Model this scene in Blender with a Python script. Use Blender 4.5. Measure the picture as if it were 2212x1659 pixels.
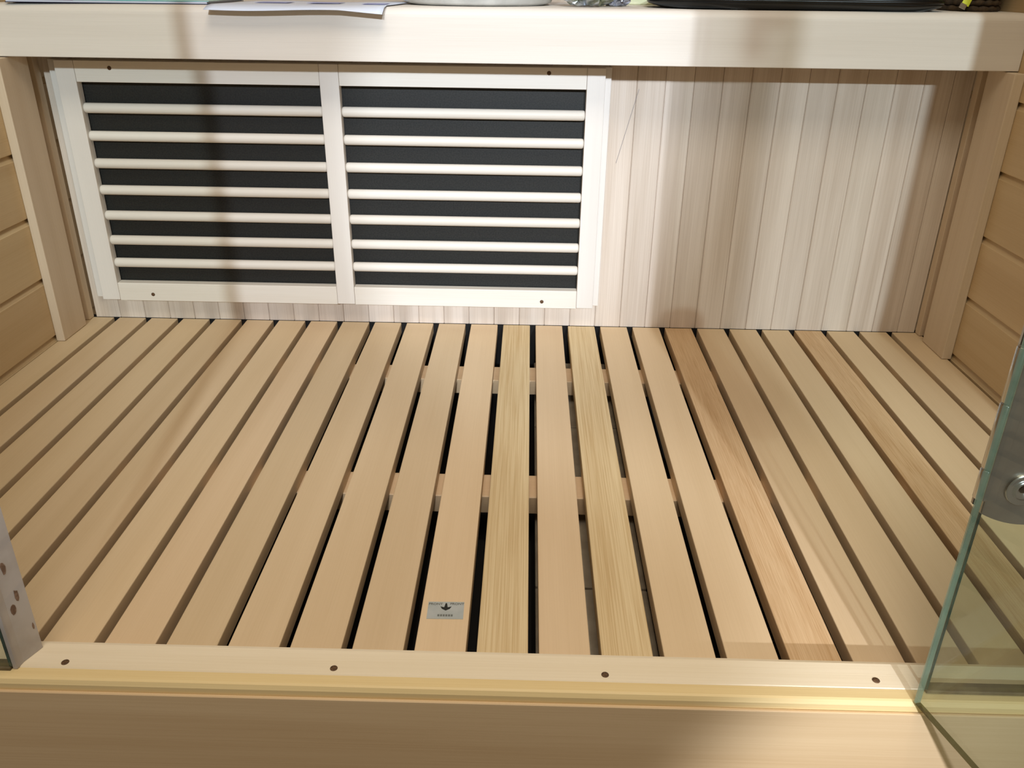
import bpy, bmesh, math, random
from mathutils import Vector, Matrix, Euler
random.seed(7)
for o in list(bpy.data.objects): bpy.data.objects.remove(o, do_unlink=True)
C = bpy.context.scene.collection
S = bpy.context.scene

# ------------------------------------------------------------------ camera
cam = bpy.data.cameras.new('camera'); co = bpy.data.objects.new('camera', cam); C.objects.link(co)
co.location = (-0.01467, -1.45600, 0.58367)
co.rotation_euler = (1.118966, -0.012264, 0.021405)
cam.sensor_width = 36; cam.sensor_fit = 'HORIZONTAL'; cam.lens = 36 * 1812.46 / 2212
cam.clip_start = 0.01
S.camera = co
# ------------------------------------------------------------------ exposure, world, lamps
S.view_settings.view_transform = 'Standard'; S.view_settings.look = 'None'
S.view_settings.gamma = 1; S.view_settings.use_curve_mapping = False
S.view_settings.exposure = -0.06
w = bpy.data.worlds.new('showroom'); S.world = w; w.use_nodes = True
w.node_tree.nodes['Background'].inputs[0].default_value = (1.0, 0.90, 0.76, 1)
w.node_tree.nodes['Background'].inputs[1].default_value = 0.20

def spot(name, loc, target, energy, color, angle, blend, radius):
    l = bpy.data.lights.new(name, 'SPOT'); l.energy = energy; l.color = color
    l.spot_size = math.radians(angle); l.spot_blend = blend; l.shadow_soft_size = radius
    o = bpy.data.objects.new(name, l); C.objects.link(o); o.location = loc
    o.rotation_euler = (Vector(target) - Vector(loc)).to_track_quat('-Z', 'Y').to_euler()
    return o
def area(name, loc, target, energy, color, sx, sy):
    l = bpy.data.lights.new(name, 'AREA'); l.energy = energy; l.color = color
    l.shape = 'RECTANGLE'; l.size = sx; l.size_y = sy
    o = bpy.data.objects.new(name, l); C.objects.link(o); o.location = loc
    o.rotation_euler = (Vector(target) - Vector(loc)).to_track_quat('-Z', 'Y').to_euler()
    return o
# cool showroom track spots, low and far behind the camera
def track(aim, k, slope, dist, energy, color, r, blend, radius=.05):
    a = Vector(aim); loc = a + Vector((k, -1.0, slope)) * dist
    return spot('showroom_spot', loc, aim, energy, color, 2 * math.degrees(math.atan(r / (loc - a).length)), blend, radius)
track((-.36, -.1, .47), .065, .33, 6.0, 990, (.76, .87, 1.0), .66, .12, .10)
track((.22, -.1, .315), .13, .34, 6.0, 990, (.76, .87, 1.0), .53, .07)
track((.62, -.9, -.30), .0, .45, 5.0, 1500, (.84, .90, 1.0), .54, .22)
spot('threshold_fill', (0.2, -1.3, 3.2), (0.2, -1.0, 0), 75, (1.0, .95, .86), 34, 1.0, .08)  # fill spot added overhead to brighten the threshold and front floor
# warm lamp in the cabin ceiling, soft light of the hall through the open front
area('cabin_lamp', (-0.05, -0.62, 1.80), (-0.05, -0.6, 0), 2.0, (1.0, 0.82, 0.60), 0.4, 0.4)
area('hall_light', (0.0, -1.95, 2.6), (0.0, -0.7, 0.0), 34, (1.0, 0.90, 0.78), 1.2, 0.9)

# ------------------------------------------------------------------ materials
def nodes(name):
    m = bpy.data.materials.new(name); m.use_nodes = True
    return m, m.node_tree.nodes, m.node_tree.links, m.node_tree.nodes['Principled BSDF']
def lin(c):
    f = lambda v: v / 12.92 if v <= .04045 else ((v + .055) / 1.055) ** 2.4
    return tuple(f(v / 255) for v in c) + (1,)
def wood(name, light, dark, axis='X', fine=0.25, wide=0.5, vary=0.10, rough=0.5, wavy=0.0):
    """pale basswood: broad tone bands + fine fibres along one axis, each board shifted and toned by its own random number"""
    m, n, l, b = nodes(name)
    tc = n.new('ShaderNodeTexCoord'); oi = n.new('ShaderNodeObjectInfo')
    off = n.new('ShaderNodeVectorMath'); off.operation = 'SCALE'; off.inputs[0].default_value = (7.1, 5.3, 3.7)
    l.new(oi.outputs['Random'], off.inputs['Scale'])
    add = n.new('ShaderNodeVectorMath'); l.new(tc.outputs['Object'], add.inputs[0]); l.new(off.outputs[0], add.inputs[1])
    def stretched(across, along, detail, dist=0.0):
        mp = n.new('ShaderNodeMapping')
        s = [across] * 3; s['XYZ'.index(axis)] = along
        mp.inputs['Scale'].default_value = s
        l.new(add.outputs[0], mp.inputs[0])
        t = n.new('ShaderNodeTexNoise'); t.inputs['Scale'].default_value = 1; t.inputs['Detail'].default_value = detail
        t.inputs['Distortion'].default_value = dist
        l.new(mp.outputs[0], t.inputs[0]); return t
    broad = stretched(28, 1.2, 2, wavy); fib = stretched(650, 7, 3, wavy * 2)
    mix = n.new('ShaderNodeMix'); mix.data_type = 'RGBA'
    mix.inputs[6].default_value = lin(light); mix.inputs[7].default_value = lin(dark)
    m1 = n.new('ShaderNodeMapRange'); m1.inputs[1].default_value = .35; m1.inputs[2].default_value = .7
    m1.inputs[4].default_value = wide; l.new(broad.outputs[0], m1.inputs[0])
    m2 = n.new('ShaderNodeMapRange'); m2.inputs[1].default_value = .4; m2.inputs[2].default_value = .68
    m2.inputs[4].default_value = fine; l.new(fib.outputs[0], m2.inputs[0])
    sm = n.new('ShaderNodeMath'); sm.operation = 'ADD'; sm.use_clamp = True
    l.new(m1.outputs[0], sm.inputs[0]); l.new(m2.outputs[0], sm.inputs[1])
    l.new(sm.outputs[0], mix.inputs[0])
    hsv = n.new('ShaderNodeHueSaturation')
    mh = n.new('ShaderNodeMapRange'); mh.inputs[3].default_value = .5 - vary * .02; mh.inputs[4].default_value = .5 + vary * .04
    mv = n.new('ShaderNodeMapRange'); mv.inputs[3].default_value = 1 - vary; mv.inputs[4].default_value = 1 + vary * .5
    fr = n.new('ShaderNodeMath'); fr.operation = 'FRACT'; mu = n.new('ShaderNodeMath'); mu.operation = 'MULTIPLY'; mu.inputs[1].default_value = 13.7
    l.new(oi.outputs['Random'], mu.inputs[0]); l.new(mu.outputs[0], fr.inputs[0])
    l.new(oi.outputs['Random'], mh.inputs[0]); l.new(fr.outputs[0], mv.inputs[0])
    l.new(mh.outputs[0], hsv.inputs['Hue']); l.new(mv.outputs[0], hsv.inputs['Value'])
    l.new(mix.outputs[2], hsv.inputs['Color']); l.new(hsv.outputs[0], b.inputs['Base Color'])
    b.inputs['Roughness'].default_value = rough; b.inputs['Specular IOR Level'].default_value = .3
    bp = n.new('ShaderNodeBump'); bp.inputs['Strength'].default_value = .12; bp.inputs['Distance'].default_value = .0006
    l.new(fib.outputs[0], bp.inputs['Height']); l.new(bp.outputs[0], b.inputs['Normal'])
    return m
def plain(name, col, rough=.5, metal=0.0, spec=.5, noise=0.0, scale=60, col2=None):
    m, n, l, b = nodes(name)
    b.inputs['Roughness'].default_value = rough; b.inputs['Metallic'].default_value = metal
    b.inputs['Specular IOR Level'].default_value = spec
    tc = n.new('ShaderNodeTexCoord'); t = n.new('ShaderNodeTexNoise'); t.inputs['Scale'].default_value = scale; t.inputs['Detail'].default_value = 4
    l.new(tc.outputs['Object'], t.inputs[0])
    mix = n.new('ShaderNodeMix'); mix.data_type = 'RGBA'; mix.inputs[6].default_value = lin(col)
    mix.inputs[7].default_value = lin(col2 if col2 else tuple(max(0, c * (1 - noise)) for c in col))
    mr = n.new('ShaderNodeMapRange'); mr.inputs[1].default_value = .4; mr.inputs[2].default_value = .6
    l.new(t.outputs[0], mr.inputs[0]); l.new(mr.outputs[0], mix.inputs[0]); l.new(mix.outputs[2], b.inputs['Base Color'])
    return m
def glass(name, tint, gloss_rough=.02, ior=1.5):
    m = bpy.data.materials.new(name); m.use_nodes = True; n = m.node_tree.nodes; l = m.node_tree.links; n.clear()
    out = n.new('ShaderNodeOutputMaterial'); mx = n.new('ShaderNodeMixShader'); tr = n.new('ShaderNodeBsdfTransparent')
    gl = n.new('ShaderNodeBsdfGlossy'); lw = n.new('ShaderNodeLayerWeight'); lw.inputs[0].default_value = .5
    pw = n.new('ShaderNodeMath'); pw.operation = 'POWER'; pw.inputs[1].default_value = 4; l.new(lw.outputs['Facing'], pw.inputs[0])
    fr = n.new('ShaderNodeMapRange'); fr.inputs[3].default_value = .035; fr.inputs[4].default_value = .75; l.new(pw.outputs[0], fr.inputs[0])
    tr.inputs[0].default_value = tint; gl.inputs['Roughness'].default_value = gloss_rough
    l.new(fr.outputs[0], mx.inputs[0]); l.new(tr.outputs[0], mx.inputs[1]); l.new(gl.outputs[0], mx.inputs[2]); l.new(mx.outputs[0], out.inputs[0])
    return m

W_FLOOR = wood('floor_slat_wood', (222, 197, 161), (207, 180, 141), 'Y', .18, .4, .07)
W_GRAIN = wood('floor_slat_grained', (226, 204, 162), (196, 166, 118), 'Y', .65, .35, .03)
W_WAVY = wood('floor_slat_wavy', (220, 190, 150), (188, 150, 106), 'Y', .7, .4, .03, wavy=1.5)
W_WALL = wood('wall_plank_wood', (228, 214, 200), (196, 178, 160), 'Z', .3, .8, .07)
W_SIDE = wood('side_plank_wood', (208, 182, 142), (188, 158, 116), 'Y', .2, .5, .06)
W_BATTEN = wood('batten_wood', (216, 196, 170), (196, 172, 142), 'Z', .2, .4, .04)
W_HEAT_V = wood('heater_stile_wood', (233, 226, 217), (221, 212, 203), 'Z', .15, .4, .03)
W_HEAT_H = wood('heater_rail_wood', (233, 226, 215), (221, 210, 194), 'X', .25, .4, .03)
W_BENCH = wood('bench_board_wood', (226, 217, 205), (210, 199, 185), 'X', .2, .4, .03)
W_SILL = wood('sill_wood', (238, 224, 198), (222, 204, 170), 'X', .2, .5, .03)
W_SILL2 = wood('sill_edge_wood', (232, 208, 156), (214, 186, 130), 'X', .2, .5, .02)
W_FACE = wood('plinth_wood', (214, 186, 146), (194, 162, 120), 'X', .2, .6, .02)
W_BEAM = wood('joist_wood', (214, 186, 150), (196, 164, 126), 'X', .2, .4, .04)
M_SUB = plain('subfloor_board_grey', (190, 178, 156), .7, col2=(172, 158, 136), scale=30)
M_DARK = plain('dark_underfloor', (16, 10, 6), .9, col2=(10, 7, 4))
M_HOLE = plain('screw_hole_dark', (104, 76, 48), .8, col2=(78, 54, 32), scale=400)
M_CARBON = plain('carbon_heating_film', (38, 37, 33), .5, 0, .35, col2=(27, 26, 23), scale=420)
M_GLASS = glass('tinted_safety_glass', (.925, .955, .93, 1))
M_EDGE = plain('green_glass_edge', (52, 74, 60), .15, 0, .6, col2=(36, 54, 44), scale=30)
M_EDGE_L = plain('pale_glass_edge', (150, 172, 150), .15, 0, .6, col2=(128, 152, 132), scale=30)
M_EDGE_B = glass('olive_edge', (.50, .50, .38, 1), .2)
M_CHROME = plain('chrome', (205, 205, 202), .22, 1.0, .5, col2=(185, 185, 182), scale=12)
M_SATIN = plain('satin_steel', (176, 170, 162), .38, .9, .5, col2=(160, 154, 148), scale=20)
M_SEAL = plain('milky_seal', (206, 200, 196), .4, 0, .4, col2=(190, 182, 176), scale=20)
def milky(m, f):
    n = m.node_tree.nodes; l = m.node_tree.links; b = n['Principled BSDF']; out = n['Material Output']
    mx = n.new('ShaderNodeMixShader'); t = n.new('ShaderNodeBsdfTransparent'); mx.inputs[0].default_value = f
    l.new(b.outputs[0], mx.inputs[1]); l.new(t.outputs[0], mx.inputs[2]); l.new(mx.outputs[0], out.inputs[0])
milky(M_SEAL, .28); milky(M_EDGE_L, .5)
M_STAIN = plain('brown_stain', (140, 112, 92), .7, col2=(110, 84, 66), scale=200)
M_CHANNEL = plain('dark_channel', (112, 98, 70), .6, col2=(90, 78, 54))

# ------------------------------------------------------------------ helpers
def link(name, me, mat, parent=None):
    me.name = name; o = bpy.data.objects.new(name, me); C.objects.link(o)
    if mat is not None and not me.materials: me.materials.append(mat)
    if parent: o.parent = parent
    return o
def boxbm(sx, sy, sz, bevel=0.0, seg=1):
    bm = bmesh.new(); bmesh.ops.create_cube(bm, size=1)
    bmesh.ops.scale(bm, vec=(sx, sy, sz), verts=bm.verts)
    if bevel: bmesh.ops.bevel(bm, geom=bm.edges[:], offset=bevel, segments=seg, affect='EDGES', profile=.5)
    return bm
def mesh(bm, smooth=False):
    me = bpy.data.meshes.new('m'); bm.to_mesh(me); bm.free()
    if smooth:
        for p in me.polygons: p.use_smooth = True
    return me
def box(name, x, y, z, mat, parent=None, bevel=.0008, seg=1):
    """box between ranges x, y, z; mesh centred on its own origin"""
    me = mesh(boxbm(x[1] - x[0], y[1] - y[0], z[1] - z[0], bevel, seg))
    o = link(name, me, mat, parent); o.location = ((x[0] + x[1]) / 2, (y[0] + y[1]) / 2, (z[0] + z[1]) / 2); return o
def dup(o, loc, name=None):
    c = o.copy(); C.objects.link(c); c.location = loc; return c
def prism(name, prof, axis, a, b, mat, parent=None, smooth=False):
    """closed profile extruded along an axis. prof: 2D points in the two other axes (in XYZ order)"""
    bm = bmesh.new(); mid = (a + b) / 2
    cu = sum(p[0] for p in prof) / len(prof); cv = sum(p[1] for p in prof) / len(prof)
    def P(u, v, t):
        u -= cu; v -= cv; t -= mid
        return {'X': (t, u, v), 'Y': (u, t, v), 'Z': (u, v, t)}[axis]
    A = [bm.verts.new(P(u, v, a)) for u, v in prof]; B = [bm.verts.new(P(u, v, b)) for u, v in prof]
    bm.faces.new(A); bm.faces.new(B[::-1]); n = len(prof)
    for i in range(n): bm.faces.new((A[i], A[(i + 1) % n], B[(i + 1) % n], B[i]))
    bmesh.ops.recalc_face_normals(bm, faces=bm.faces)
    o = link(name, mesh(bm, smooth), mat, parent)
    o.location = {'X': (mid, cu, cv), 'Y': (cu, mid, cv), 'Z': (cu, cv, mid)}[axis]; return o
def lathe(prof, n=32):
    """revolve (r, z) points about z"""
    bm = bmesh.new(); rings = []
    for r, z in prof:
        if r < 1e-6: rings.append([bm.verts.new((0, 0, z))])
        else: rings.append([bm.verts.new((r * math.cos(2 * math.pi * i / n), r * math.sin(2 * math.pi * i / n), z)) for i in range(n)])
    for a, b in zip(rings, rings[1:]):
        for i in range(n):
            j = (i + 1) % n
            if len(a) == 1 and len(b) == 1: continue
            if len(a) == 1: bm.faces.new((a[0], b[i], b[j]))
            elif len(b) == 1: bm.faces.new((a[i], b[0], a[j]))
            else: bm.faces.new((a[i], b[i], b[j], a[j]))
    bmesh.ops.recalc_face_normals(bm, faces=bm.faces)
    return bm
def empty(name, loc=(0, 0, 0), label=None, cat=None, group=None, kind=None):
    o = bpy.data.objects.new(name, None); C.objects.link(o); o.location = loc; o.empty_display_size = .05
    tag(o, label, cat, group, kind); return o
def tag(o, label=None, cat=None, group=None, kind=None):
    if label: o['label'] = label
    if cat: o['category'] = cat
    if group: o['group'] = group
    if kind: o['kind'] = kind
    return o
hole_me = mesh(lathe([(0, .0002), (.0034, .0002), (.0036, -.0004)], 20), True)
hole_me.materials.append(M_HOLE)
def hole(loc, parent, rot=(0, 0, 0), s=1.0):
    o = link('screw_hole', hole_me, None, parent); o.location = loc; o.rotation_euler = rot; o.scale = (s, s, s); return o
FY = (math.pi / 2, 0, 0)    # lathe axis turned to face the front (-Y)

XL, XR = -.833, .720
# ================================================================== THE SETTING
# ---- slatted floor
fl = empty('floor', kind='structure', label='slatted pale wooden floor of the sauna cabin')
P, G = .06, .0105
for j in range(-14, 12):
    x0, x1 = j * P + G / 2, (j + 1) * P - G / 2
    x0 = max(x0, XL + .001)
    mat = {-1: W_GRAIN, 1: W_GRAIN, 4: W_WAVY, 8: W_WAVY}.get(j, W_FLOOR)
    box('slat', (x0, x1), (-.862, -.0008), (-.02, 0), mat, fl, .0011, 2)
for y in (-.172, -.519):
    box('joist', (XL + .002, XR - .002), (y - .0265, y + .0265), (-.046, -.0202), W_BEAM, fl, .001)
box('joist', (XL + .002, XR - .002), (-.892, -.858), (-.052, -.0202), W_BEAM, fl, .001)
for y0, y1 in ((-.80, -.672), (-.668, -.279), (-.276, -.03)):
    box('subfloor_board', (.004, .135), (y0, y1), (-.075, -.063), M_SUB, fl, .001)
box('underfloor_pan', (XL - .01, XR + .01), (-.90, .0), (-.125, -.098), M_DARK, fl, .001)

# ---- back wall under the bench: vertical tongue and groove planks
wb = empty('wall_back', kind='structure', label='vertical pale wooden planks of the wall below the bench')
q = .0467; x = .1613 - q * 22
while x < .7072:
    a, b = max(x, -.8225), min(x + q, .7072)
    if b - a > .004:
        c = .0013
        prism('plank', [(a + .00015, .012), (a + .00015, c), (a + c, 0), (b - c, 0), (b - .00015, c), (b - .00015, .012)], 'Z', .0004, .5175, W_WALL, wb)
    x += q
box('shade_board', (XL, XR), (.0004, .012), (-.09, .0), M_DARK, wb, 0)  # near-black board added below the planks, its colour gives the shade at slat ends
# a pencil mark on the first plank right of the heater
pm = box('pencil_mark', (-.0004, .0004), (-.0004, 0), (-.062, .062), plain('pencil_grey', (150, 140, 136), .8), wb, 0)
pm.location = (.150, -.0004, .36); pm.rotation_euler = (0, math.radians(14), 0)
# ---- upper back wall behind the bench seat (out of frame)
wu = empty('wall_back_upper', kind='structure', label='vertical planks of the wall above the bench')
for i in range(16):
    a = XL + i * (XR - XL) / 16; b = a + (XR - XL) / 16
    box('plank', (a + .0002, b - .0002), (.452, .464), (.45, 1.85), W_WALL, wu, .001)
# ---- side walls: horizontal planks with open V joints
for nm, xf, s in (('wall_left', XL, -1), ('wall_right', XR, 1)):
    wl = empty(nm, kind='structure', label='horizontal pale wooden planks of the %s side wall' % ('left' if s < 0 else 'right'))
    for k in range(-1, 18):
        z0 = .010 + .103 * k; z1 = z0 + .103
        prof = [(xf + s * .013, z0), (xf + s * .0062, z0), (xf + s * .0062, z0 + .0006), (xf + s * .0008, z0 + .0012), (xf, z0 + .0022),
                (xf, z1 - .0105), (xf + s * .0012, z1 - .0095), (xf + s * .0060, z1 - .0004), (xf + s * .0060, z1), (xf + s * .013, z1)]
        prism('plank', prof, 'Y', -.86, .45, W_SIDE, wl)
    box('backing_board', tuple(sorted((xf + s * .013, xf + s * .02))), (-.86, .45), (-.1, 1.85), W_SIDE, wl, .001)
# ---- corner trims and battens
t = box('trim_1', (XL + .0002, -.8228), (-.018, -.0005), (.0005, .4635), W_BATTEN, None, .0012, 2); tag(t, 'narrow vertical corner strip at the left end of the back wall', kind='structure')
t = box('trim_2', (.7074, XR - .0002), (-.018, -.0005), (.0005, .4635), W_BATTEN, None, .0012, 2); tag(t, 'narrow vertical corner strip at the right end of the back wall', kind='structure')
t = box('trim_3', (XL + .0002, -.818), (-.1195, -.0405), (.0005, .4635), W_BATTEN, None, .0015, 2); tag(t, 'wide vertical batten on the left wall under the bench end', kind='structure')
t = box('trim_4', (.7035, XR - .0002), (-.1225, -.0425), (.0005, .4635), W_BATTEN, None, .0015, 2); tag(t, 'wide vertical batten on the right wall under the bench end', kind='structure')
# ---- ceiling and front posts (out of frame)
cl = box('ceiling', (XL - .02, XR + .02), (-.908, .464), (1.85, 1.87), W_SIDE, None); tag(cl, 'wooden cabin ceiling', kind='structure')
for nm, x0, x1 in (('trim_5', XL - .05, XL + .02), ('trim_6', XR - .025, XR + .05)):
    t = box(nm, (x0, x1), (-.908, -.8605), (.0165, 1.85), W_BATTEN, None, .002); tag(t, 'upright corner post at the cabin front', kind='structure')
# ---- threshold and plinth
th = empty('trim_7', kind='structure', label='pale wooden door threshold with four screw holes')
prism('threshold_rail', [(-.8935, 0), (-.8935, .0150), (-.8925, .0160), (-.8635, .0160), (-.8595, .0145), (-.857, .011), (-.857, 0)], 'X', XL, XR, W_SILL, th)
prism('edge_rail', [(-.9085, -.03), (-.9085, .0105), (-.9065, .0145), (-.9045, .0155), (-.8940, .0155), (-.8940, -.03)], 'X', XL - .05, XR + .05, W_SILL2, th)
for hx, hy in ((-.4277, -.8871), (-.182, -.8862), (.0644, -.8858), (.3089, -.8843)):
    hole((hx, hy + .0003, .0161), th)
t = box('wall_front', (XL - .05, XR + .05), (-.9075, -.8945), (-.30, -.0302), W_FACE, None, .001); tag(t, 'wide wooden plinth board below the door threshold', kind='structure')
t2 = box('plinth_face', (XL - .05, XR + .05), (-.9120, -.9086), (-.30, .0045), W_FACE, t, .0008)
t2.location = (Vector(t2.location) - Vector(t.location))

# ================================================================== BENCH
be = empty('bench', (0, 0, .4645), 'pale wooden sauna bench with a deep rounded front board above the slatted floor', 'bench')
def kid(o, root): o.parent = root; o.location = Vector(o.location) - Vector(root.location); return o
TILT = .0035      # the top runs up very slightly to the right
def topz(x): return .5422 + TILT * x
def fascia():
    prof = [(-.1, .4655), (-.0995, .4648), (-.075, .4645), (-.075, .5398), (-.0875, .5422)]
    for i in range(1, 8):
        a = math.pi / 2 * i / 8; prof.append((-.0875 - .0125 * math.sin(a), .5297 + .0125 * math.cos(a)))
    prof.append((-.1, .5290))
    o = prism('front_board', prof, 'X', XL + .001, XR - .001, W_BENCH, None, False)
    for v in o.data.vertices:
        if v.co.z + o.location.z > .5: v.co.z += TILT * (v.co.x + o.location.x)
    return o
kid(fascia(), be)
for i in range(4):
    y0 = -.0745 + i * .131
    o = box('seat_board', (XL + .001, XR - .001), (y0, y0 + .1295), (.518, .5420), W_BENCH, None, .001)
    for v in o.data.vertices: v.co.z += TILT * (v.co.x + o.location.x) if v.co.z > 0 else 0
    kid(o, be)
kid(box('support_rail', (XL + .001, XR - .001), (-.0745, -.050), (.4665, .5175), W_BENCH, None, .001), be)

# ================================================================== HEATER
he = empty('infrared_heater_panel', (-.34, 0, .045), 'wide infrared heater with black film behind white wooden dowels, under the bench at left', 'heater')
Z0, Z1 = .0462, .4545
def hk(*a, **k): return kid(box(*a, **k), he)
# backing frame: four boards around the film
hk('backing_frame', (-.802, -.776), (-.0125, -.0004), (Z0 - .0015, Z1), W_HEAT_V, None, .0008)
hk('backing_frame', (.088, .118), (-.0125, -.0004), (Z0 - .0015, Z1), W_HEAT_V, None, .0008)
hk('backing_frame', (-.776, .088), (-.0125, -.0004), (.430, Z1), W_HEAT_H, None, .0008)
hk('backing_frame', (-.776, .088), (-.0125, -.0004), (Z0 - .0015, .060), W_HEAT_H, None, .0008)
hk('heating_film', (-.7755, .0875), (-.0105, -.0006), (.0602, .4298), M_CARBON, None, .0004)
for a, b in ((-.783, -.7515), (-.3545, -.3232), (.0772, .1068)):
    hk('stile', (a, b), (-.0305, -.0128), (Z0, Z1), W_HEAT_V, None, .001, 2)
for a, b in ((-.7512, -.3548), (-.3229, .0769)):
    hk('rail', (a, b), (-.0300, -.0128), (.4212, Z1), W_HEAT_H, None, .001, 2)
    hk('rail', (a, b), (-.0300, -.0128), (Z0 - .0012, .0785), W_HEAT_H, None, .001, 2)
L1 = .3960
def dowel_mesh(L, r=.0083, n=20):
    bm = lathe([(0, -L / 2), (r * .7, -L / 2), (r * .95, -L / 2 + .0015), (r, -L / 2 + .004), (r, L / 2 - .004), (r * .95, L / 2 - .0015), (r * .7, L / 2), (0, L / 2)], n)
    bmesh.ops.rotate(bm, verts=bm.verts, matrix=Matrix.Rotation(math.pi / 2, 3, 'Y'))
    return mesh(bm, True)
for a, b in ((-.7512, -.3548), (-.3229, .0769)):
    me = dowel_mesh(b - a)
    for z in (.3797, .3347, .2893, .2441, .1997, .1555, .1141):
        o = link('dowel', me, W_HEAT_H); o.location = ((a + b) / 2, -.0205, z); kid(o, he)
for hx, hz in ((-.6934, .4433), (.0158, .4457), (-.6898, .0575), (.0148, .0575)):
    o = hole((hx, -.0302, hz), None, FY, .95); kid(o, he)

# ================================================================== GLASS FRONT
# fixed pane right of the opening
gp = empty('window_1', (.52, -.893, .0165), 'fixed clear glass pane standing on the threshold at the right of the opening', kind='structure')
kid(box('pane', (.3490, .694), (-.8970, -.8890), (.0195, 1.80), M_GLASS, None, 0), gp)
kid(box('polished_edge', (.3466, .3489), (-.8970, -.8890), (.0195, 1.80), M_EDGE, None, 0), gp)
kid(box('bottom_channel', (.3480, .694), (-.8985, -.8875), (.0161, .0193), M_CHANNEL, None, .0004), gp)
# fixed pane left of the opening, with the milky door seal
gl = empty('window_2', (-.64, -.893, .0165), 'fixed clear glass pane standing on the threshold at the left of the opening', kind='structure')
kid(box('pane', (-.812, -.4725), (-.8970, -.8890), (.0195, 1.80), M_GLASS, None, 0), gl)
kid(box('polished_edge', (-.4724, -.4700), (-.8970, -.8890), (.0195, 1.80), M_EDGE, None, 0), gl)
kid(box('bottom_channel', (-.812, -.4715), (-.8985, -.8875), (.0161, .0193), M_CHANNEL, None, .0004), gl)
sealp = [(-.4698, -.8965), (-.4662, -.8965), (-.4650, -.888), (-.4575, -.8690), (-.4590, -.8680), (-.4698, -.8875)]
sl = prism('door_seal', sealp, 'Z', .0163, 1.78, M_SEAL, None); tag(sl, 'milky white plastic seal with brown stains'); sl['label'] = 'milky white plastic seal with brown stains'
kid(sl, gl)
def on_seal(t, z, w, h):
    a = Vector((-.4650, -.888, 0)); b = Vector((-.4575, -.8690, 0)); p = a.lerp(b, t); d = (b - a).normalized()
    bm = bmesh.new(); vs = []
    rnd = random.Random(int(z * 1000)); n = 9
    nrm = Vector((d.y, -d.x, 0))
    for i in range(n):
        ang = 2 * math.pi * i / n; r = .7 + .5 * rnd.random()
        vs.append(bm.verts.new(p + d * (w * r * math.cos(ang)) + Vector((0, 0, z + h * r * math.sin(ang))) + nrm * .0002))
    bm.faces.new(vs); r = bmesh.ops.extrude_face_region(bm, geom=bm.faces[:])
    bmesh.ops.translate(bm, verts=[v for v in r['geom'] if isinstance(v, bmesh.types.BMVert)], vec=nrm * .0002)
    o = link('stain', mesh(bm), M_STAIN, sl); o.location = -Vector(sl.location) - Vector(gl.location)
for t_, z_, w_, h_ in ((.35, .118, .0022, .007), (.15, .128, .0015, .005), (.55, .085, .0022, .006), (.25, .073, .003, .006), (.85, .044, .0012, .004)):
    on_seal(t_, z_, w_, h_)

# open door, swung outwards
A = Vector((.3350, -.9090, 0)); DV = Vector((.272, -.962, 0)).normalized(); NV = Vector((DV.y, -DV.x, 0))  # NV points left/inside
ang = math.atan2(DV.y, DV.x)
dr = empty('door_1', (A.x, A.y, .0175), 'frameless clear glass door swung open towards the viewer at the right', kind='structure')
dr.rotation_euler = (0, 0, ang)
def dk(o): o.parent = dr; return o     # built in door space: x along the door, y across, z up
dk(box('pane', (.0016, .78), (-.0026, .0026), (0, 1.775), M_GLASS, None, 0))
dk(box('polished_edge', (-.0004, .0015), (-.0026, .0026), (0, 1.775), M_EDGE_L, None, 0))
o = dk(box('bottom_edge', (.0016, .78), (-.0026, .0026), (-.0010, -.0001), M_EDGE_B, None, 0))
# tall bar handle far along the door
hd = dk(box('handle_bar', (.70, .722), (-.052, -.030), (.93, 1.27), M_SATIN, None, .004, 3))
for z in (.97, 1.23):
    dk(box('handle_post', (.706, .716), (-.030, -.0045), (z - .006, z + .006), M_CHROME, None, .001))

# hinge: plate on the fixed pane, narrow clamp on the door, three knuckles between
hg = empty('hinge', (.343, -.9, .29)); hg['label'] = 'chrome hinge with round cup screws'
hg.parent = dr; hg.matrix_parent_inverse = (Matrix.Translation(dr.location) @ Matrix.Rotation(ang, 4, 'Z')).inverted()
zc = .288
def plate(name, w, h, r, mat, th=.004):
    bm = bmesh.new(); pts = []
    N_ = 14          # both ends swell in a shallow arc with rounded outer corners
    sag = lambda x: .010 * ((x - w * .5) / (w * .5)) ** 2 + (.012 * max(0, (x - w * .8) / (w * .2)) ** 2)
    for i in range(N_ + 1): pts.append((w * i / N_, -h / 2 + sag(w * i / N_)))
    for i in range(N_, -1, -1): pts.append((w * i / N_, h / 2 - sag(w * i / N_)))
    # the edge beside the knuckles dips gently too
    vs = [bm.verts.new((x, 0, z)) for x, z in pts]
    f = bm.faces.new(vs); g = bmesh.ops.extrude_face_region(bm, geom=[f])
    bmesh.ops.translate(bm, verts=[v for v in g['geom'] if isinstance(v, bmesh.types.BMVert)], vec=(0, th, 0))
    bmesh.ops.recalc_face_normals(bm, faces=bm.faces)
    bmesh.ops.bevel(bm, geom=[e for e in bm.edges if abs(e.verts[0].co.y - e.verts[1].co.y) < 1e-6], offset=.0008, segments=2, affect='EDGES')
    return link(name, mesh(bm), mat)
pl = plate('plate', .072, .176, .034, M_SATIN); pl.location = (.345, -.9015, zc); kid(pl, hg)
pl = plate('plate', .072, .176, .034, M_SATIN); pl.location = (.345, -.8885, zc); kid(pl, hg)
cup = mesh(lathe([(0, .0012), (.004, .0012), (.0055, .0030), (.0075, .0036), (.0082, .0022), (.0105, .0015), (.0128, .0030), (.0140, .0022), (.0142, 0)], 40), True); cup.materials.append(M_CHROME)
skt = mesh(lathe([(0, .0014), (.0032, .0014), (.0032, .0002)], 6)); skt.materials.append(M_DARK)
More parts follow.
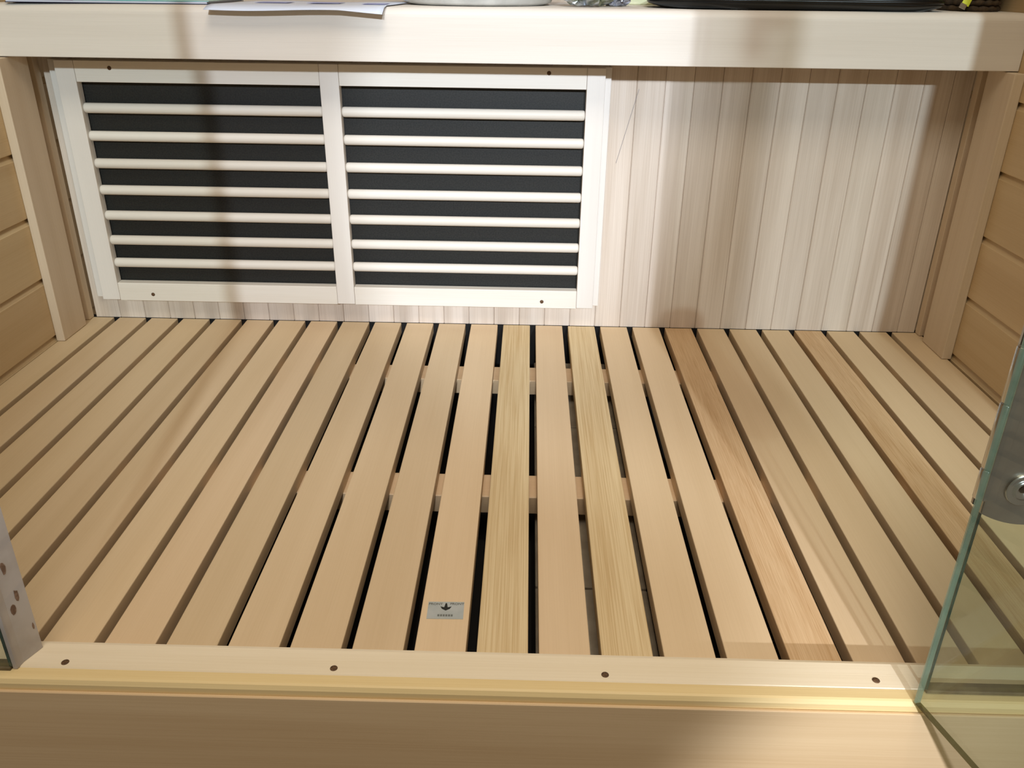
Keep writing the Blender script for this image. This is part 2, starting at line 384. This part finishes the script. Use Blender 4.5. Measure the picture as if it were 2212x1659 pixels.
for cx, cz in ((.3716, .2336), (.3905, .2745), (.3716, .3420)):
    o = link('cup_screw', cup, None); o.rotation_euler = FY; o.location = (cx, -.9016, cz); kid(o, hg)
    o = link('socket', skt, None); o.rotation_euler = FY; o.location = (cx, -.9018, cz); kid(o, hg)
for z0, z1 in ((.2245, .2505), (.2515, .3065), (.3075, .352)):
    bm = lathe([(0, z0), (.0040, z0), (.0046, z0 + .0008), (.0046, z1 - .0008), (.0040, z1), (0, z1)], 24)
    o = link('knuckle', mesh(bm, True), M_CHROME); o.location = (.3400, -.9010, 0); kid(o, hg)
bm = boxbm(.010, .004, .126, .0008, 2)
o = link('door_clamp', mesh(bm), M_SATIN); o.location = (.3445, -.9055, zc); kid(o, hg)

# ================================================================== STICKER ON THE FLOOR
st = empty('arrow_sticker', (-.0897, -.7868, 0), 'small silver sticker with a black arrow, on a floor slat near the threshold', 'sticker')
M_SILV = plain('silver_foil', (186, 190, 188), .45, .15, .5, col2=(176, 182, 180), scale=50)
M_GREY = plain('grey_print', (116, 118, 112), .7, col2=(100, 102, 96)); M_BLACK = plain('black_print', (30, 30, 26), .7)
st.rotation_euler = (0, 0, math.radians(1))
o = box('backing', (-.0185, .0185), (-.0128, .0128), (.0001, .0004), M_SILV, st, 0)
def words(txt, x, y, size, mat):
    cu = bpy.data.curves.new('lettering', 'FONT'); cu.body = txt; cu.size = size; cu.align_x = 'CENTER'; cu.align_y = 'CENTER'
    cu.extrude = .00003; cu.offset = size * .03
    o = bpy.data.objects.new('lettering', cu); C.objects.link(o)
    me = bpy.data.meshes.new_from_object(o); bpy.data.objects.remove(o)
    o = link('lettering', me, None, st); me.materials.clear(); me.materials.append(mat); o.location = (x, y, .00046); return o
words('FRONT', -.0108, .0092, .0044, M_GREY); words('FRONT', .0112, .0096, .0044, M_GREY)
ar = [(-.0007, .0106), (-.0018, .0044), (-.0058, .0056), (-.0040, .0020), (0, -.0006), (.0040, .0020), (.0058, .0056), (.0018, .0044), (.0007, .0106)]
o = prism('arrow', ar, 'Z', .00042, .0005, M_BLACK, None); o.parent = st
for i in range(6):     # the lowest line of print is too blurred to read: small strokes
    xx = -.0078 + i * .0027
    box('print_mark', (xx, xx + .0020), (-.0092, -.0062), (.00042, .00048), M_GREY, st, 0)

# ================================================================== THINGS ON THE BENCH
def soft(name, pts_fn, nu, nv, mat, parent=None, close=True, smooth=True):
    """closed body from a function (u, v) -> point, u around, v bottom to top"""
    bm = bmesh.new(); R_ = []
    for j in range(nv + 1):
        R_.append([bm.verts.new(pts_fn(2 * math.pi * i / nu, j / nv)) for i in range(nu)])
    for a, b in zip(R_, R_[1:]):
        for i in range(nu): bm.faces.new((a[i], a[(i + 1) % nu], b[(i + 1) % nu], b[i]))
    bm.faces.new(R_[0][::-1]); bm.faces.new(R_[-1])
    bmesh.ops.recalc_face_normals(bm, faces=bm.faces)
    return link(name, mesh(bm, smooth), mat, parent)
# booklet, left
BZ = topz(-.65) + .0004
bk = empty('booklet', (-.655, -.0, BZ), 'thin teal and violet booklet lying at the left end of the bench', 'booklet')
bk.rotation_euler = (0, 0, math.radians(3.5))
M_NAVY = plain('navy_cover', (22, 24, 48), .4); M_TEAL = plain('teal_print', (112, 190, 186), .35, col2=(178, 214, 210), scale=14)
M_VIO = plain('violet_print', (140, 84, 130), .4, col2=(110, 70, 120), scale=20); M_PAGE = plain('paper_pages', (206, 208, 220), .7)
box('back_cover', (-.150, .150), (-.090, .12), (0, .0012), M_NAVY, bk, 0)
box('pages', (-.149, .147), (-.089, .12), (.0012, .0040), M_PAGE, bk, 0)
box('front_cover', (-.05, .150), (-.090, .12), (.0040, .0050), M_TEAL, bk, 0)
box('cover_band', (-.150, -.05), (-.090, .12), (.0040, .0050), M_VIO, bk, 0)
# sheet of paper drooping over the front edge
M_PAPER = plain('white_paper', (222, 228, 240), .6, col2=(214, 222, 238), scale=8)
bm = bmesh.new(); nx, ny = 24, 14; gv = []
for i in range(nx + 1):
    row = []
    for j in range(ny + 1):
        u, v = i / nx, j / ny
        x = -.494 + u * .262 + v * .018; y = -.125 + v * .205
        droop = max(0, 1 - v * 205 / 27) ** 2
        z = topz(x) + .0014 - droop * (.0068 + .0012 * math.sin(u * 7) + .0034 * max(0, u - .75) * 4) + .0008 * math.sin(u * 9) * (1 - droop) * v
        z = max(z, topz(x) + .0006) if y > -.099 else z
        row.append(bm.verts.new((x, y, z)))
    gv.append(row)
fs = [bm.faces.new((gv[i][j], gv[i + 1][j], gv[i + 1][j + 1], gv[i][j + 1])) for i in range(nx) for j in range(ny)]
r = bmesh.ops.extrude_face_region(bm, geom=fs); bmesh.ops.translate(bm, verts=[v for v in r['geom'] if isinstance(v, bmesh.types.BMVert)], vec=(0, 0, .0003))
bmesh.ops.recalc_face_normals(bm, faces=bm.faces)
pp = link('paper_sheet', mesh(bm, True), M_PAPER); tag(pp, 'white sheet of paper drooping over the front edge of the bench', 'paper')
M_INK = plain('pale_violet_ink', (150, 156, 206), .6, col2=(170, 176, 216))
for k, (a, b, y) in enumerate(((-.27, -.235, -.078), (-.36, -.31, -.05), (-.44, -.39, -.05))):
    box('print_block', (a, b), (y, y + .05), (topz(a) + .0027, topz(a) + .0029), M_INK, pp, 0)
# white basin
M_WHITE = plain('white_plastic', (214, 214, 210), .45, col2=(196, 196, 192), scale=26)
M_RIM = M_WHITE
bs = empty('plastic_basin', (-.104, .075, topz(-.1) + .0006), 'round white plastic basin standing in the middle of the bench', 'basin')
bm = lathe([(0, 0), (.112, 0), (.122, .004), (.130, .020), (.152, .095), (.148, .095), (.126, .022), (.117, .008), (0, .005)], 56)
link('body', mesh(bm, True), M_WHITE, bs)
link('rim', mesh(lathe([(.150, .093), (.160, .093), (.162, .096), (.160, .099), (.148, .099), (.147, .096), (.150, .093)], 56), True), M_RIM, bs)
# crumpled foil packet
rnd = random.Random(3)
M_FOIL = plain('clear_foil', (196, 198, 202), .18, .75, .8, col2=(126, 130, 108), scale=70)
def foil(u, v):
    r = (math.sin(math.pi * (.12 + .8 * v))) ** .5
    k = 1 + .22 * math.sin(5 * u + 9 * v) + .12 * math.sin(13 * u - 17 * v) + rnd.uniform(-.08, .08)
    return (.036 * r * k * math.cos(u), .028 * r * k * math.sin(u), .034 * v + rnd.uniform(0, .002))
fo = soft('foil_packet', foil, 34, 9, M_FOIL, smooth=False); fo.location = (.074, .01, topz(.06) + .0005)
tag(fo, 'crumpled shiny clear packet beside the white basin', 'packet')
fo2 = soft('foil_packet', lambda u, v: (lambda p: (p[0] * .6, p[1] * .8, p[2] * .8))(foil(u, v)), 30, 8, plain('silver_wrap', (206, 210, 220), .15, .9, .8, col2=(150, 154, 166), scale=90), smooth=False)
fo2.location = (.122, .035, topz(.11) + .0005); tag(fo2, 'small silvery crumpled wrapper between the clear packet and the black bag', 'packet')
# pale carton behind it
ct = empty('carton', (.155, .20, topz(.15)), 'low pale yellow-green carton behind the silvery wrapper', 'box')
M_CART = plain('pale_carton', (196, 196, 160), .6, col2=(184, 186, 150)); 
box('body', (-.05, .045), (-.06, .08), (0, .028), M_CART, ct, .0015); box('lid', (-.052, .047), (-.062, .082), (.0285, .046), M_CART, ct, .0015)
# black bag
M_BLK = plain('black_coated_fabric', (14, 17, 18), .35, 0, .5, col2=(8, 10, 11), scale=18)
M_BLK2 = plain('black_piping', (10, 10, 10), .3, 0, .5)
def bag(u, v):
    c, s_ = math.cos(u), math.sin(u)
    e = .55
    X = abs(c) ** e * (1 if c > 0 else -1); Y = abs(s_) ** e * (1 if s_ > 0 else -1)
    rr = .90 + .10 * math.sin(math.pi * min(1, v * 1.6)) if v < .6 else 1 - .35 * ((v - .6) / .4) ** 2
    sag = .005 * math.exp(-((X - .45) / .5) ** 2) * (1 if Y < 0 else 0) * (1 - v)
    return (.222 * rr * X, .105 * rr * Y + .010 * math.sin(3 * X), .034 * v * (1 - .25 * X * X) - sag * 0)
bgx = .392
bg = empty('black_bag', (bgx, .012, topz(bgx) + .0008), 'flat black soft bag lying on the right half of the bench', 'bag')
bg.rotation_euler = (0, 0, math.radians(-9))
soft('body', bag, 56, 10, M_BLK, bg)
zp = soft('zip_band', lambda u, v: (lambda p: (p[0] * 1.012, p[1] * 1.012, .010 + .004 * v))(bag(u, .38)), 56, 2, M_BLK2, bg)
cd = empty('folder', (.425, -.005, topz(.42) + .036), 'green and pink printed folder lying on the black bag', 'folder'); cd.rotation_euler = (math.radians(0), 0, math.radians(-4))
box('back_cover', (-.07, .075), (-.06, .08), (0, .0012), plain('folder_green', (60, 110, 70), .4, col2=(120, 150, 60), scale=12), cd, 0)
box('front_cover', (-.07, .075), (-.061, .08), (.0014, .0024), plain('folder_print', (206, 120, 140), .4, col2=(150, 170, 90), scale=16), cd, 0)
# brown basket against the right wall, with a yellow tag
M_BRN = plain('brown_wicker', (74, 58, 38), .8, col2=(52, 40, 26), scale=120)
bt = empty('wicker_basket', (.674, .012, topz(.67)), 'dark brown wicker basket at the right end of the bench', 'basket')
for k in range(9):
    z = .004 + k * .0085
    def ring(u, v, z=z, k=k):
        R0 = .0375 + .004 * k / 9; w_ = .0011 * math.sin(14 * u + math.pi * k)
        a = 2 * math.pi * v
        return None
    bm = bmesh.new(); nu, nt = 72, 8; R_ = []
    for i in range(nu):
        u = 2 * math.pi * i / nu; R0 = .0370 + .003 * k / 9 + .0012 * math.sin(18 * u + math.pi * k)
        R_.append([bm.verts.new(((R0 + .0044 * math.cos(t)) * math.cos(u), (R0 + .0044 * math.cos(t)) * 1.5 * math.sin(u) , z + .0044 * math.sin(t))) for t in [2 * math.pi * q_ / nt for q_ in range(nt)]])
    for i in range(nu):
        for q_ in range(nt): bm.faces.new((R_[i][q_], R_[(i + 1) % nu][q_], R_[(i + 1) % nu][(q_ + 1) % nt], R_[i][(q_ + 1) % nt]))
    bmesh.ops.recalc_face_normals(bm, faces=bm.faces)
    link('weave', mesh(bm, True), M_BRN, bt)
soft('base', lambda u, v: (.036 * math.cos(u), .054 * math.sin(u), .001 + .003 * v), 40, 1, M_BRN, bt)
tg = empty('paper_tag', (.640, -.046, topz(.64) + .001), 'small bright yellow tag leaning on the brown basket', 'tag')
tg.rotation_euler = (math.radians(-8), math.radians(22), 0)
box('card', (-.006, .006), (-.0006, .0006), (.0085, .045), plain('yellow_card', (214, 226, 60), .5, col2=(226, 232, 80)), tg, .0002)
box('clip', (-.007, .003), (-.001, .001), (.0025, .010), M_CHROME, tg, .0004)
